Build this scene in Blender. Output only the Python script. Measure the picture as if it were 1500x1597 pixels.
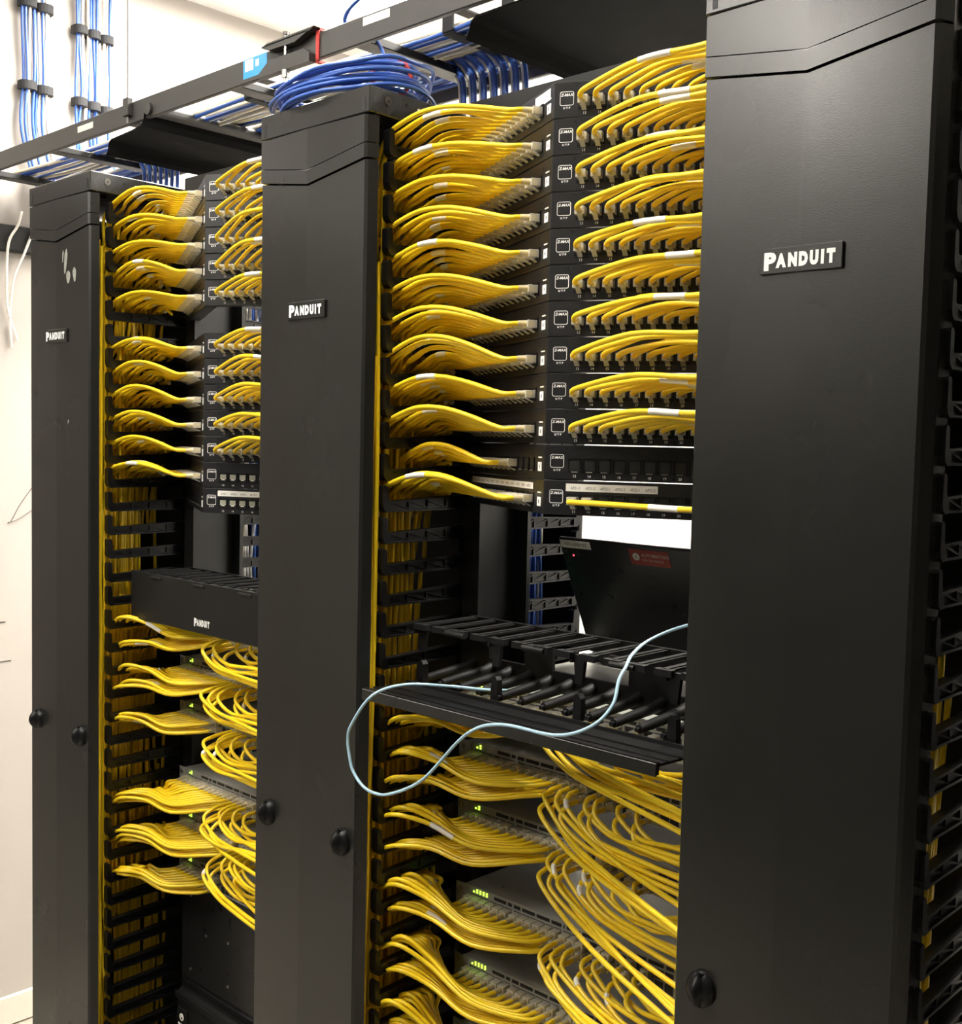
import bpy, math, random
from mathutils import Vector, Matrix
random.seed(7)
for o in list(bpy.data.objects): bpy.data.objects.remove(o)
SC = bpy.context.scene
COL = SC.collection

# ------------------------------------------------------------------ camera
F_PX = 1749.1
CAM = Vector((1.4217, -1.0078, 1.6537)); YAW, PITCHA, ROLL = .7576, .0622, .0229
fw = Vector((-math.sin(YAW) * math.cos(PITCHA), math.cos(YAW) * math.cos(PITCHA), -math.sin(PITCHA)))
rt = Vector((math.cos(YAW), math.sin(YAW), 0)); up = rt.cross(fw)
R_ = rt * math.cos(ROLL) + up * math.sin(ROLL); U_ = up * math.cos(ROLL) - rt * math.sin(ROLL)
cd = bpy.data.cameras.new('camera'); cam = bpy.data.objects.new('camera', cd); COL.objects.link(cam)
m = Matrix((R_, U_, -fw)).transposed().to_4x4(); m.translation = CAM; cam.matrix_world = m
cd.sensor_fit = 'HORIZONTAL'; cd.sensor_width = 36; cd.lens = F_PX / 1500 * 36; cd.clip_start = .02
SC.camera = cam

# ------------------------------------------------------------------ world, exposure
w = bpy.data.worlds.new('world'); SC.world = w; w.use_nodes = True
w.node_tree.nodes['Background'].inputs[0].default_value = (1, .95, .88, 1)
w.node_tree.nodes['Background'].inputs[1].default_value = .02
vs = SC.view_settings
vs.view_transform = 'Standard'; vs.look = 'None'; vs.gamma = 1; vs.use_curve_mapping = False
vs.exposure = 0.2
# ceiling troffers: (x, y, half x, half y, strength)
TROFFERS = [(-.3, -2.3, .3, .6, 20), (-1.6, -2.9, .3, .6, 6), (-3.1, -1.7, .3, .6, 3), (-3.1, -3.2, .3, .6, 2.5),
            (-.95, .90, .3, .45, 65), (.9, 1.10, .6, .2, 85), (-1.2, -.62, .6, .1, 16), (.3, -.62, .6, .1, 46)]
CEIL = 2.95

# ------------------------------------------------------------------ materials
def mat(name, col, rough=.5, metal=0, spec=.5, alpha=1, noise=0, nscale=40, bump=0, bscale=200, emit=None, es=0, coat=0):
    mt = bpy.data.materials.new(name); mt.use_nodes = True
    nt = mt.node_tree; b = nt.nodes['Principled BSDF']
    b.inputs['Base Color'].default_value = (*col, 1); b.inputs['Roughness'].default_value = rough
    b.inputs['Metallic'].default_value = metal; b.inputs['Specular IOR Level'].default_value = spec
    b.inputs['Alpha'].default_value = alpha; b.inputs['Coat Weight'].default_value = coat
    if emit: b.inputs['Emission Color'].default_value = (*emit, 1); b.inputs['Emission Strength'].default_value = es
    tc = nt.nodes.new('ShaderNodeTexCoord')
    if noise:
        n = nt.nodes.new('ShaderNodeTexNoise'); n.inputs['Scale'].default_value = nscale; n.inputs['Detail'].default_value = 4
        nt.links.new(tc.outputs['Object'], n.inputs['Vector'])
        mx = nt.nodes.new('ShaderNodeMixRGB'); mx.blend_type = 'MULTIPLY'; mx.inputs[0].default_value = 1
        rp = nt.nodes.new('ShaderNodeMapRange'); rp.inputs['To Min'].default_value = 1 - noise; rp.inputs['To Max'].default_value = 1 + noise
        nt.links.new(n.outputs['Fac'], rp.inputs['Value'])
        mx.inputs[1].default_value = (*col, 1); nt.links.new(rp.outputs[0], mx.inputs[2]); nt.links.new(mx.outputs[0], b.inputs['Base Color'])
        rr = nt.nodes.new('ShaderNodeMapRange'); rr.inputs['To Min'].default_value = max(0, rough - .08); rr.inputs['To Max'].default_value = min(1, rough + .08)
        nt.links.new(n.outputs['Fac'], rr.inputs['Value']); nt.links.new(rr.outputs[0], b.inputs['Roughness'])
    if bump:
        n2 = nt.nodes.new('ShaderNodeTexNoise'); n2.inputs['Scale'].default_value = bscale; n2.inputs['Detail'].default_value = 3
        nt.links.new(tc.outputs['Object'], n2.inputs['Vector'])
        bp = nt.nodes.new('ShaderNodeBump'); bp.inputs['Strength'].default_value = bump; bp.inputs['Distance'].default_value = .0006
        nt.links.new(n2.outputs['Fac'], bp.inputs['Height']); nt.links.new(bp.outputs[0], b.inputs['Normal'])
    return mt
M = {}
M['door'] = mat('door_plastic', (.013, .0128, .0115), .26, spec=.72, noise=.09, nscale=5, bump=.12, bscale=900)
M['metal'] = mat('black_powder_coat', (.011, .011, .011), .42, spec=.28, noise=.15, nscale=30, bump=.15, bscale=1200)
M['panel'] = mat('panel_black', (.014, .014, .015), .3, noise=.1, nscale=40)
M['plastic'] = mat('black_plastic', (.006, .006, .0065), .32, spec=.3, noise=.1, nscale=60)
M['matte'] = mat('matte_black_plastic', (.007, .007, .0075), .6, spec=.15, noise=.1, nscale=60)
M['dark'] = mat('socket_black', (.004, .004, .004), .6)
M['yellow'] = mat('yellow_jacket', (.90, .635, .018), .32, noise=.07, nscale=30)
M['plug'] = mat('clear_plug', (.82, .80, .72), .12, alpha=.46, spec=.8)
M['sleeve'] = mat('white_sleeve', (.88, .84, .76), .35)
M['white'] = mat('white_print', (.9, .9, .88), .5, emit=None)
M['paper'] = mat('paper_label', (.82, .80, .74), .6, noise=.05, nscale=80)
M['ink'] = mat('label_ink', (.05, .05, .05), .7)
M['blue'] = mat('blue_jacket', (.026, .09, .38), .38, noise=.1, nscale=30)
M['cream'] = mat('cream_jacket', (.72, .66, .52), .42, noise=.1, nscale=30)
M['cyan'] = mat('pale_cyan_jacket', (.40, .60, .74), .35, noise=.05)
M['tray'] = mat('runway_black', (.042, .040, .038), .5, noise=.2, nscale=14, bump=.1, bscale=700)
M['traydark'] = mat('tray_black', (.005, .005, .005), .85, spec=.1, noise=.2, nscale=20)
M['velcro'] = mat('velcro_black', (.018, .018, .02), .85, bump=.6, bscale=1500)
M['red'] = mat('red_tie', (.45, .035, .03), .6)
M['steel'] = mat('zinc_steel', (.6, .6, .58), .3, metal=1, noise=.1)
M['switch'] = mat('switch_grey', (.30, .30, .275), .42, metal=.15, noise=.1, nscale=12, bump=.1, bscale=900)
M['switchf'] = mat('switch_face', (.27, .27, .25), .45, noise=.1, nscale=30)
M['led'] = mat('green_led', (.1, .6, .02), .4, emit=(.55, 1, .06), es=3.0)
M['redled'] = mat('red_led', (.6, .02, .02), .4, emit=(1, .05, .08), es=4)
M['amber'] = mat('port_grey', (.32, .32, .25), .5)
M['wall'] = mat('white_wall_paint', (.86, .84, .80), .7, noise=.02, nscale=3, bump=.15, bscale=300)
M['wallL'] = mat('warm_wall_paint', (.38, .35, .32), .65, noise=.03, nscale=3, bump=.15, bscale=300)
M['wallD'] = mat('dark_wall_paint', (.02, .02, .02), .7, noise=.1, nscale=3)
M['ceil'] = mat('ceiling_tile', (.8, .79, .76), .8, noise=.04, nscale=20)
M['floor'] = mat('floor_vinyl', (.34, .31, .26), .35, noise=.08, nscale=5)
M['base'] = mat('baseboard_vinyl', (.62, .57, .5), .5, noise=.05)
M['sticker'] = mat('blue_sticker', (.02, .32, .75), .3)
M['sticker2'] = mat('pale_blue_print', (.45, .8, .95), .4)
M['redstick'] = mat('red_sticker', (.33, .045, .03), .5)
M['greystick'] = mat('faded_print', (.55, .45, .4), .5)
M['green'] = mat('green_jacket', (.02, .22, .08), .5)
M['scuff'] = mat('scuff_mark', (.28, .28, .25), .7, noise=.5, nscale=150)
M['greyj0'] = mat('rod_grey', (.3, .29, .28), .6)
M['brass'] = mat('bolt_dark', (.12, .11, .1), .35, metal=.7)

# ------------------------------------------------------------------ mesh helpers
class MB:
    def __init__(s): s.v = []; s.f = []; s.m = []; s.sm = []
    def add(s, vs_, fs, mi=0, smooth=False):
        b = len(s.v); s.v += [tuple(p) for p in vs_]
        for f in fs: s.f.append([i + b for i in f]); s.m.append(mi); s.sm.append(smooth)
        return s
    def box(s, x0, x1, y0, y1, z0, z1, mi=0):
        v = [(x, y, z) for x in (x0, x1) for y in (y0, y1) for z in (z0, z1)]
        return s.add(v, [(0, 1, 3, 2), (4, 6, 7, 5), (0, 4, 5, 1), (2, 3, 7, 6), (0, 2, 6, 4), (1, 5, 7, 3)], mi)
    def bbox(s, x0, x1, y0, y1, z0, z1, b, mi=0):
        # box chamfered along all edges
        xs, ys, zs = (x0, x1), (y0, y1), (z0, z1); v = []; idx = {}
        for i in (0, 1):
            for j in (0, 1):
                for k in (0, 1):
                    sx, sy, sz = (1, -1)[i], (1, -1)[j], (1, -1)[k]
                    for ax in range(3):
                        p = [xs[i] + sx * b, ys[j] + sy * b, zs[k] + sz * b]; p[ax] = (xs[i], ys[j], zs[k])[ax]
                        idx[(i, j, k, ax)] = len(v); v.append(p)
        I = lambda i, j, k, a: idx[(i, j, k, a)]; f = []
        for i in (0, 1):
            f.append([I(i, 0, 0, 0), I(i, 1, 0, 0), I(i, 1, 1, 0), I(i, 0, 1, 0)])
            f.append([I(0, i, 0, 1), I(1, i, 0, 1), I(1, i, 1, 1), I(0, i, 1, 1)])
            f.append([I(0, 0, i, 2), I(1, 0, i, 2), I(1, 1, i, 2), I(0, 1, i, 2)])
        for a in (0, 1):
            for c in (0, 1):
                f.append([I(a, c, 0, 0), I(a, c, 1, 0), I(a, c, 1, 1), I(a, c, 0, 1)])
                f.append([I(a, 0, c, 0), I(a, 1, c, 0), I(a, 1, c, 2), I(a, 0, c, 2)])
                f.append([I(0, a, c, 1), I(1, a, c, 1), I(1, a, c, 2), I(0, a, c, 2)])
        for i in (0, 1):
            for j in (0, 1):
                for k in (0, 1): f.append([I(i, j, k, 0), I(i, j, k, 1), I(i, j, k, 2)])
        return s.add(v, f, mi)
    def tube(s, pts, r, n=7, mi=0, caps=True):
        pts = [Vector(p) for p in pts]; N = len(pts); rings = []
        t = (pts[1] - pts[0]).normalized()
        a = t.cross(Vector((0, 0, 1)));  a = a if a.length > 1e-3 else t.cross(Vector((1, 0, 0))); a.normalize()
        vs_ = []
        for i in range(N):
            t = (pts[min(i + 1, N - 1)] - pts[max(i - 1, 0)])
            if t.length < 1e-9: t = Vector((0, 0, 1))
            t.normalize(); a = a - t * a.dot(t)
            if a.length < 1e-6: a = t.orthogonal()
            a.normalize(); b = t.cross(a); rr = r(i / (N - 1)) if callable(r) else r
            for k in range(n):
                th = 2 * math.pi * k / n; vs_.append(pts[i] + (a * math.cos(th) + b * math.sin(th)) * rr)
        fs = [(i * n + k, i * n + (k + 1) % n, (i + 1) * n + (k + 1) % n, (i + 1) * n + k) for i in range(N - 1) for k in range(n)]
        s.add(vs_, fs, mi, True)
        if caps:
            s.add([vs_[k] for k in range(n)][::-1], [list(range(n))], mi); s.add(vs_[-n:], [list(range(n))], mi)
        return s
    def prism(s, poly, lo, hi, axis, mi=0):
        # polygon in the two other axes, extruded along axis
        n = len(poly)
        def P(p, h):
            q = list(p); q.insert(axis, h); return q
        v = [P(p, lo) for p in poly] + [P(p, hi) for p in poly]
        return s.add(v, [list(range(n))[::-1], list(range(n, 2 * n))] + [(i, (i + 1) % n, n + (i + 1) % n, n + i) for i in range(n)], mi)
    def cyl(s, c, r, h, axis=1, n=14, mi=0, r2=None):
        d = Vector((0, 0, 0)); d[axis] = h; c = Vector(c)
        r2 = r if r2 is None else r2
        return s.tube([c, c + d], lambda t: r + (r2 - r) * t, n, mi)
    def addmb(s, o, mx, mi_map=None):
        b = len(s.v); s.v += [tuple(mx @ Vector(p)) for p in o.v]
        for f, q, g in zip(o.f, o.m, o.sm): s.f.append([i + b for i in f]); s.m.append(mi_map[q] if mi_map else q); s.sm.append(g)
    def mesh(s, name, mats):
        me = bpy.data.meshes.new(name); me.from_pydata(s.v, [], s.f)
        for t in (mats if isinstance(mats, (list, tuple)) else [mats]): me.materials.append(M[t] if isinstance(t, str) else t)
        me.polygons.foreach_set('material_index', s.m); me.polygons.foreach_set('use_smooth', s.sm); me.update(); return me
def obj(name, data, parent=None, mx=None):
    o = bpy.data.objects.new(name, data); COL.objects.link(o)
    if parent is not None: o.parent = parent
    if mx is not None: o.matrix_local = mx
    return o
def tag(o, label=None, cat=None, group=None, kind=None):
    if label: o['label'] = label
    if cat: o['category'] = cat
    if group: o['group'] = group
    if kind: o['kind'] = kind
    return o
def empty(name, loc, label, cat, group=None):
    o = obj(name, None); o.location = loc; o.empty_display_size = .05; return tag(o, label, cat, group)
def struct(name, mb, mt): return tag(obj(name, mb.mesh(name, mt)), kind='structure')
def frame(o, x, y, z):
    mx = Matrix((Vector(x), Vector(y), Vector(z))).transposed().to_4x4(); mx.translation = Vector(o); return mx
T = Matrix.Translation
def smooth(pts, seg=5):
    P = [Vector(p) for p in pts]; P = [P[0] * 2 - P[1]] + P + [P[-1] * 2 - P[-2]]; out = []
    for i in range(1, len(P) - 2):
        p0, p1, p2, p3 = P[i - 1:i + 3]
        for k in range(seg):
            t = k / seg
            out.append(.5 * ((2 * p1) + (p2 - p0) * t + (2 * p0 - 5 * p1 + 4 * p2 - p3) * t * t + (3 * p1 - p0 - 3 * p2 + p3) * t ** 3))
    out.append(P[-2]); return out
_tx = {}
def text_mb(txt, size, align='CENTER', offset=0., sx=1., depth=0.0, shear=0.):
    key = (txt, size, align, offset, sx, depth, shear)
    if key in _tx: return _tx[key]
    c = bpy.data.curves.new('t', 'FONT'); c.body = txt; c.size = size; c.align_x = align; c.offset = offset; c.extrude = depth; c.shear = shear
    c.resolution_u = 3
    o = bpy.data.objects.new('t', c); COL.objects.link(o)
    dg = bpy.context.evaluated_depsgraph_get(); dg.update()
    me = bpy.data.meshes.new_from_object(o.evaluated_get(dg))
    mb = MB(); mb.add([(v.co.x * sx, v.co.y, v.co.z) for v in me.vertices], [list(p.vertices) for p in me.polygons])
    bpy.data.objects.remove(o); bpy.data.curves.remove(c); bpy.data.meshes.remove(me)
    _tx[key] = mb; return mb
def panduit(h):
    """heavy condensed wordmark, height h, left edge at x=0, baseline y=0, facing +z"""
    mb = MB(); W_ = 0
    a = text_mb('P', h * 1.55, 'LEFT', h * .095, 1.02); mb.addmb(a, T((0, -h * .12, 0)))
    x = h * .98
    for ch, wd in (('A', .68), ('N', .66), ('D', .68), ('U', .66), ('I', .33), ('T', .62)):
        mb.addmb(text_mb(ch, h * 1.14, 'LEFT', h * .10, .70), T((x, h * .02, 0))); x += h * (wd + .1)
    mb.v = [(p[0], p[1], .0002) for p in mb.v]
    return mb, x
U = .04445; W = .247; PT = .7707; Z0 = 2.0975; G = PT - W
RAIL = .19; APY = .071

# ------------------------------------------------------------------ the room
struct('floor', MB().box(-4.2, 4.2, -4.2, 2.0, -.05, 0), 'floor')
struct('ceiling', MB().box(-4.2, 4.2, -4.2, 2.0, CEIL, CEIL + .05), 'ceil')
struct('wall_back', MB().box(-1.66, 4.2, 1.75, 1.85, 0, CEIL), 'wall')
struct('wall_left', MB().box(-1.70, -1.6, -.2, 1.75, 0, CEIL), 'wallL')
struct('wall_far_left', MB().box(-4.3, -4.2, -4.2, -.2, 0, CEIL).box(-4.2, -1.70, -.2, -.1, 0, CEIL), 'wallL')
struct('wall_front', MB().box(-4.2, 4.2, -4.3, -4.2, 0, CEIL), 'wall')
struct('wall_right', MB().box(4.2, 4.3, -4.2, 2.0, 0, CEIL), 'wallD')
struct('rack_row_standin', MB().box(-1.5, 4.2, -2.5, -2.4, 0, 2.0), 'wallD')  # unseen dark slab added so the doors reflect an opposite black rack row
struct('baseboard_left', MB().bbox(-1.6, -1.588, -.2, 1.75, .003, .086, .003), 'base')
for i, (x, y, hx, hy, st) in enumerate(TROFFERS):
    wh = ['in the front aisle' , 'behind the racks'][y > 0]
    t = empty('ceiling_light', (x, y, CEIL), 'flat white ceiling light panel %s, %s one' % (wh, ['first', 'second', 'third', 'fourth', 'first', 'second', 'fifth', 'sixth'][i]), 'ceiling light', 'ceiling light panels')
    fr = MB()
    for a in ((-hx - .02, -hx, -hy - .02, hy + .02), (hx, hx + .02, -hy - .02, hy + .02), (-hx, hx, -hy - .02, -hy), (-hx, hx, hy, hy + .02)):
        fr.box(*a, -.02, -.0005)
    obj('frame', fr.mesh('frame', 'white'), t)
    e = mat('diffuser', (.9, .9, .9), .6, emit=(1, .95, .86), es=st)
    obj('diffuser', MB().box(-hx, hx, -hy, hy, -.012, -.004).mesh('diffuser', e), t)

# ------------------------------------------------------------------ vertical cable manager columns
V1 = ((.002, 2.0314), (.1173, 2.0140), (.239, 2.0344))
V2 = ((.002, 2.0525), (.1173, 2.0350), (.239, 2.0555))
def vz(V, x):
    (a, za), (b, zb), (c, zc) = V
    return za + (zb - za) * (x - a) / (b - a) if x < b else zb + (zc - zb) * (x - b) / (c - b)
PROF = [(0, .016), (0, .004), (.003, 0), (.1173, -.0035), (.2365, 0), (.2405, .003), (.2465, .016)]
def door_piece(zlo, zhi, grow=0.):
    n = len(PROF); v = []
    P = [(x + (0 if abs(x - .1173) < .01 else (grow * .3 if x > .12 else -grow * .3)), y - (grow if y < .01 else 0)) for x, y in PROF]
    for zf in (zlo, zhi):
        for x, y in P:
            xx = min(max(x, .002), .239); v.append((x, y, zf(xx) if callable(zf) else zf))
    return MB().add(v, [list(range(n)), list(range(n, 2 * n))[::-1]] + [(i, n + i, n + (i + 1) % n, (i + 1) % n) for i in range(n)])
def finger_mb(L=.165, flip=1, tip=True):
    """one horizontal cable finger in the YZ plane; root at y=L, tip at y=0, underside at z=0"""
    mb = MB(); x0, x1 = -.004, .004
    h0, h1 = .017, .0135
    mb.add([(x0 + .0015, y, z) for y, z in ((.006, .001), (L, .001), (L, h0 + .003), (.006, h1))] + [(x1 - .0015, y, z) for y, z in ((.006, .001), (L, .001), (L, h0 + .003), (.006, h1))],
           [(0, 1, 2, 3), (7, 6, 5, 4), (0, 4, 5, 1), (3, 2, 6, 7), (0, 3, 7, 4), (1, 5, 6, 2)])
    mb.box(x0 - .002, x1 + .002, .004, L, 0, .0026)
    mb.add([(x, y, z) for x in (x0 - .002, x1 + .002) for y, z in ((.004, h1 - .001), (L, h0 + .002), (L, h0 + .0045), (.004, h1 + .0015))],
           [(0, 1, 2, 3), (7, 6, 5, 4), (0, 4, 5, 1), (3, 2, 6, 7), (0, 3, 7, 4), (1, 5, 6, 2)])
    k = 4
    for i in range(k):
        a, b = .01 + (L - .015) * i / k, .01 + (L - .015) * (i + 1) / k
        mb.box(x0, x1 + .001, b - .0012, b + .0012, .001, h1 + .002)
        mb.add([(x, y, z) for x in (x0, x1 + .0008) for y, z in ((a, .0135), (b, .003), (b, .0052), (a, .0157))],
               [(0, 1, 2, 3), (7, 6, 5, 4), (0, 4, 5, 1), (3, 2, 6, 7), (0, 3, 7, 4), (1, 5, 6, 2)])
    if tip:   # upright retaining tab with rounded toe
        poly = [(.012, .0), (.004, -.0005), (-.001, .003), (-.003, .009), (-.003, .034), (-.001, .037), (.003, .037), (.0055, .034), (.0065, .016), (.012, .0135)]
        mb.prism(poly, -.0065, .0065, 0)
    if flip < 0:
        mb.v = [(x, -y, z) for x, y, z in mb.v]; mb.f = [f[::-1] for f in mb.f]
    return mb
FING = finger_mb().mesh('finger', 'plastic')
FINGR = finger_mb(.15, -1).mesh('rear_finger', 'plastic')
def knob_mb():
    mb = MB(); n = 16
    rings = [(.0175, 0), (.0172, .004), (.0150, .0075), (.010, .0095), (.0, .010)]
    v = [];
    for r, h in rings[:-1]:
        for k in range(n): a = 2 * math.pi * k / n; v.append((r * math.cos(a), -h, r * math.sin(a) * 1.12))
    v.append((0, -.010, 0)); f = []
    for i in range(len(rings) - 2):
        for k in range(n): f.append((i * n + k, i * n + (k + 1) % n, (i + 1) * n + (k + 1) % n, (i + 1) * n + k))
    b = (len(rings) - 2) * n
    for k in range(n): f.append((b + k, b + (k + 1) % n, len(v) - 1))
    mb.add(v, f, 0, True)
    # pinch ridge
    sec = []
    for i in range(9):
        t = -1 + 2 * i / 8; z = t * .0185; hh = .019 * math.sqrt(max(0, 1 - t * t * .92)) + .001; ww = .0045 * (1 - .5 * abs(t)) + .0015
        sec.append([(-ww * 1.6, -.002, z), (-ww * .6, -hh, z), (ww * .6, -hh, z), (ww * 1.6, -.002, z)])
    vv = [p for s in sec for p in s]
    mb.add(vv, [(i * 4 + k, i * 4 + k + 1, (i + 1) * 4 + k + 1, (i + 1) * 4 + k) for i in range(8) for k in range(3)] + [(0, 1, 2, 3), (35, 34, 33, 32)], 0, True)
    return mb
KNOB = knob_mb().mesh('knob', 'plastic')
CN = ['farthest column, left of the far rack', 'middle column between the two racks', 'nearest large column at right']
columns = []
for k, (nm, side, rear) in enumerate([('far', 1, 1), ('mid', 2, 1), ('near', 2, 0)]):
    x0 = (k - 1) * PT
    c = empty('vertical_cable_manager', (x0, 0, 0), 'tall black vertical cable manager with hinged door, ' + CN[k], 'cable manager', 'vertical cable managers')
    columns.append(c)
    d = obj('door', door_piece(.09, lambda x: vz(V1, x) - .0012).mesh('door', 'door'), c)
    obj('door_trim', door_piece(lambda x: vz(V1, x) + .0012, lambda x: vz(V2, x) - .0006, .0022).mesh('door_trim', 'door'), d)
    obj('door_trim', door_piece(lambda x: vz(V2, x) + .0006, 2.0925, .0022).mesh('door_trim', 'door'), d)
    # badge
    b = obj('badge', MB().bbox(-.0433, .0433, -.005, 0, -.0125, .0125, .0008).mesh('badge', 'door'), c, T((.1184, -.0008, 1.8375)))
    lt, wd = panduit(.0142); s_ = .0775 / wd
    mx = T((-.0385, -.0053, -.0062)) @ Matrix.Rotation(math.pi / 2, 4, 'X') @ Matrix.Diagonal((s_, 1.0, 1, 1))
    obj('lettering', lt.mesh('lettering', 'white'), b, mx)
    for kx in (.0359, .2112): obj('knob', KNOB, c, T((kx, -.0005, 1.082)))
    # top cap
    cp = MB().bbox(0, W, -.002, .2, 2.0948, 2.13, .0012)
    cap = obj('top_cap', cp.mesh('top_cap', 'door'), c)
    for sx in (.008, .2325): obj('slot', MB().bbox(sx, sx + .006, -.0024, 0, 2.0985, 2.117, .0002).mesh('slot', 'dark'), cap)
    obj('screw', MB().cyl((W, .031, 2.1145), .0062, .0015, 0).cyl((W + .0015, .031, 2.1145), .002, .0003, 0, 6, 1).mesh('screw', ['brass', 'dark']), cap)
    for hy, hz in ((.065, 2.117), (.0886, 2.1150), (.15, 2.117)): obj('hole', MB().cyl((W, hy, hz), .0028, .0004, 0, 10).mesh('hole', 'paper' if hy == .0886 else 'dark'), cap)
    # spine, back and base
    obj('back_panel', MB().box(.004, W - .012, .2, .215, .02, 2.09).mesh('back_panel', 'metal'), c)
    obj('spine', MB().box(.05, .06, .31, .47, .02, 2.09).box(.06, .1, .31, .315, .02, 2.09).mesh('spine', 'metal'), c)
    obj('base', MB().bbox(0, W, .005, .3, 0, .06, .003).mesh('base', 'metal'), c)
    if k == 2: obj('hinge_strip', MB().bbox(W - .006, W - .0005, .017, .046, .09, 2.09, .001).mesh('hinge_strip', 'door'), c)
    obj('rear_door', MB().bbox(0, W, .474, .486, .06, 2.09, .002).mesh('rear_door', 'metal'), c)
    if k == 0: obj('side_panel', MB().box(.0005, .003, .031, .47, .06, 2.09).mesh('side_panel', 'metal'), c)
    # fingers, one per rack unit
    for sd in ((1,), (1, 0))[side == 2]:
        for i in range(45):
            z = Z0 - U * (i + .5) - .0335
            if z < .1: break
            if k == 0 and sd == 0: break
            mx = T((W - .002 if sd else .002, .0345, z))
            obj('finger', FING, c, mx)
    if rear:
        for i in range(3, 20):
            obj('rear_finger', FINGR, c, T((W - .002, .468, Z0 - U * (i + .5) - .0335 + .008)))
# scuffs on the far door
c = columns[0]
def blob(pts, z): return MB().add([(x, 0, zz) for x, zz in pts], [list(range(len(pts)))]).mesh('scuff', 'scuff')
for (x, z, sx, sz, tl) in ((.153, 1.975, .006, .024, .15), (.163, 1.945, .008, .012, 0), (.186, 1.948, .0065, .014, -.1), (.163, 1.6741, .002, .005, .3), (.143, 1.985, .0025, .012, .1)):
    pts = [(math.cos(a) * sx * (1 + .2 * math.sin(3 * a)), math.sin(a) * sz) for a in [2 * math.pi * i / 12 for i in range(12)]]
    yy = -.0035 + .0035 * (x - .1173) / .119 - .0004
    obj('scuff', blob(pts, z), c, T((x, yy, z)) @ Matrix.Rotation(tl, 4, 'Y'))

# ------------------------------------------------------------------ rack frames
for k, nm in ((-1, 'far rack behind the middle column'), (0, 'near rack with the open cable tray')):
    X0 = k * PT + W
    r = empty('equipment_rack', (X0, RAIL, 0), 'black two-post equipment rack frame, the ' + nm, 'rack', 'two-post racks')
    for sx in (0, 1):
        a, b = (.004, .036) if sx == 0 else (G - .036, G - .004)
        p = obj('post', MB().box(a, b, .004, .012, 0, 2.12).box(*((a, a + .006) if sx == 0 else (b - .006, b)), .012, .12, 0, 2.12)
                .box(a, b, .112, .12, 0, 2.12).mesh('post', 'metal'), r)
        hm = MB(); n = 0
        for i in range(46):
            for dz in (.0065, .022, .038):
                z = Z0 - U * i - dz
                if z < .05: continue
                xc = (a + b) / 2 + (.004 if sx == 0 else -.004)
                hm.box(xc - .0032, xc + .0032, .0032, .004, z - .0032, z + .0032)
        h = obj('mounting_holes', hm.mesh('mounting_holes', 'dark'), p); h['kind'] = 'stuff'
    obj('top_angle', MB().box(.004, G - .004, .0, .006, 2.098, 2.149).box(.004, G - .004, .006, .1, 2.140, 2.149).mesh('top_angle', 'metal'), r)
    obj('base_angle', MB().box(.004, G - .004, .004, .12, 0, .03).mesh('base_angle', 'metal'), r)

# ------------------------------------------------------------------ angled patch panels
TH = math.atan2(RAIL - APY, G / 2 - .02); WL = (G / 2 - .02) / math.cos(TH)
P_OFF, P_PITCH, P_Y, PH = .039, .0187, .0185, .0437
ct, st_ = math.cos(TH), math.sin(TH)
DR, NR = Vector((ct, st_, 0)), Vector((st_, -ct, 0))
DL, NL = Vector((-ct, st_, 0)), Vector((-st_, -ct, 0))
ZV = Vector((0, 0, 1))
def wing(sgn):
    a, b = (0, WL) if sgn > 0 else (-WL, 0)
    mb = MB().bbox(a, b, .0004, PH, -.0025, 0, .0007)
    mb.box(a, b, PH - .0025, PH - .0005, -.022, -.0025).box(a, b, .0008, .0025, -.022, -.0025)
    e = (WL, WL + .02) if sgn > 0 else (-WL - .02, -WL)
    mb.box(*e, .0004, PH, -.0035, -.001)
    return mb
WR = wing(1).mesh('right_wing', 'panel'); WLm = wing(-1).mesh('left_wing', 'panel')
def port_mb(kind):
    mb = MB(); w_, h_ = .0082, .0085
    for a in ((-w_, -w_ + .0012, -h_, h_), (w_ - .0012, w_, -h_, h_), (-w_, w_, h_ - .0012, h_), (-w_, w_, -h_, -h_ + .0012)): mb.box(*a, 0, .0012, 0)
    mb.box(-w_ + .0012, w_ - .0012, -h_ + .0012, h_ - .0012, .0001, .0003, 1)
    if kind:   # keystone opening seen empty
        poly = [(-.0055, .005), (.0055, .005), (.0055, -.0025), (.0035, -.0025), (.0035, -.0048), (-.0035, -.0048), (-.0035, -.0025), (-.0055, -.0025)]
        if kind == 2:
            mb.prism(poly, .0003, .0007, 2, 2); mb.prism([(x * .78, y * .7 + .0012) for x, y in poly], .0007, .0009, 2, 4)
            mb.box(-.003, .003, -.0046, -.0034, .0007, .0010, 3); mb.box(-.0052, -.0038, -.0024, -.0014, .0007, .001, 3); mb.box(.0038, .0052, -.0024, -.0014, .0007, .001, 3)
        else:
            mb.prism(poly, .0003, .0006, 2, 1); mb.box(-.004, .004, -h_ - .0002, -h_ + .0006, .0012, .0015, 2)
    return mb
PORTS = [port_mb(q).mesh('port', ['plastic', 'dark', 'amber', 'paper', 'amber']) for q in (0, 1, 2)]
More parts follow.
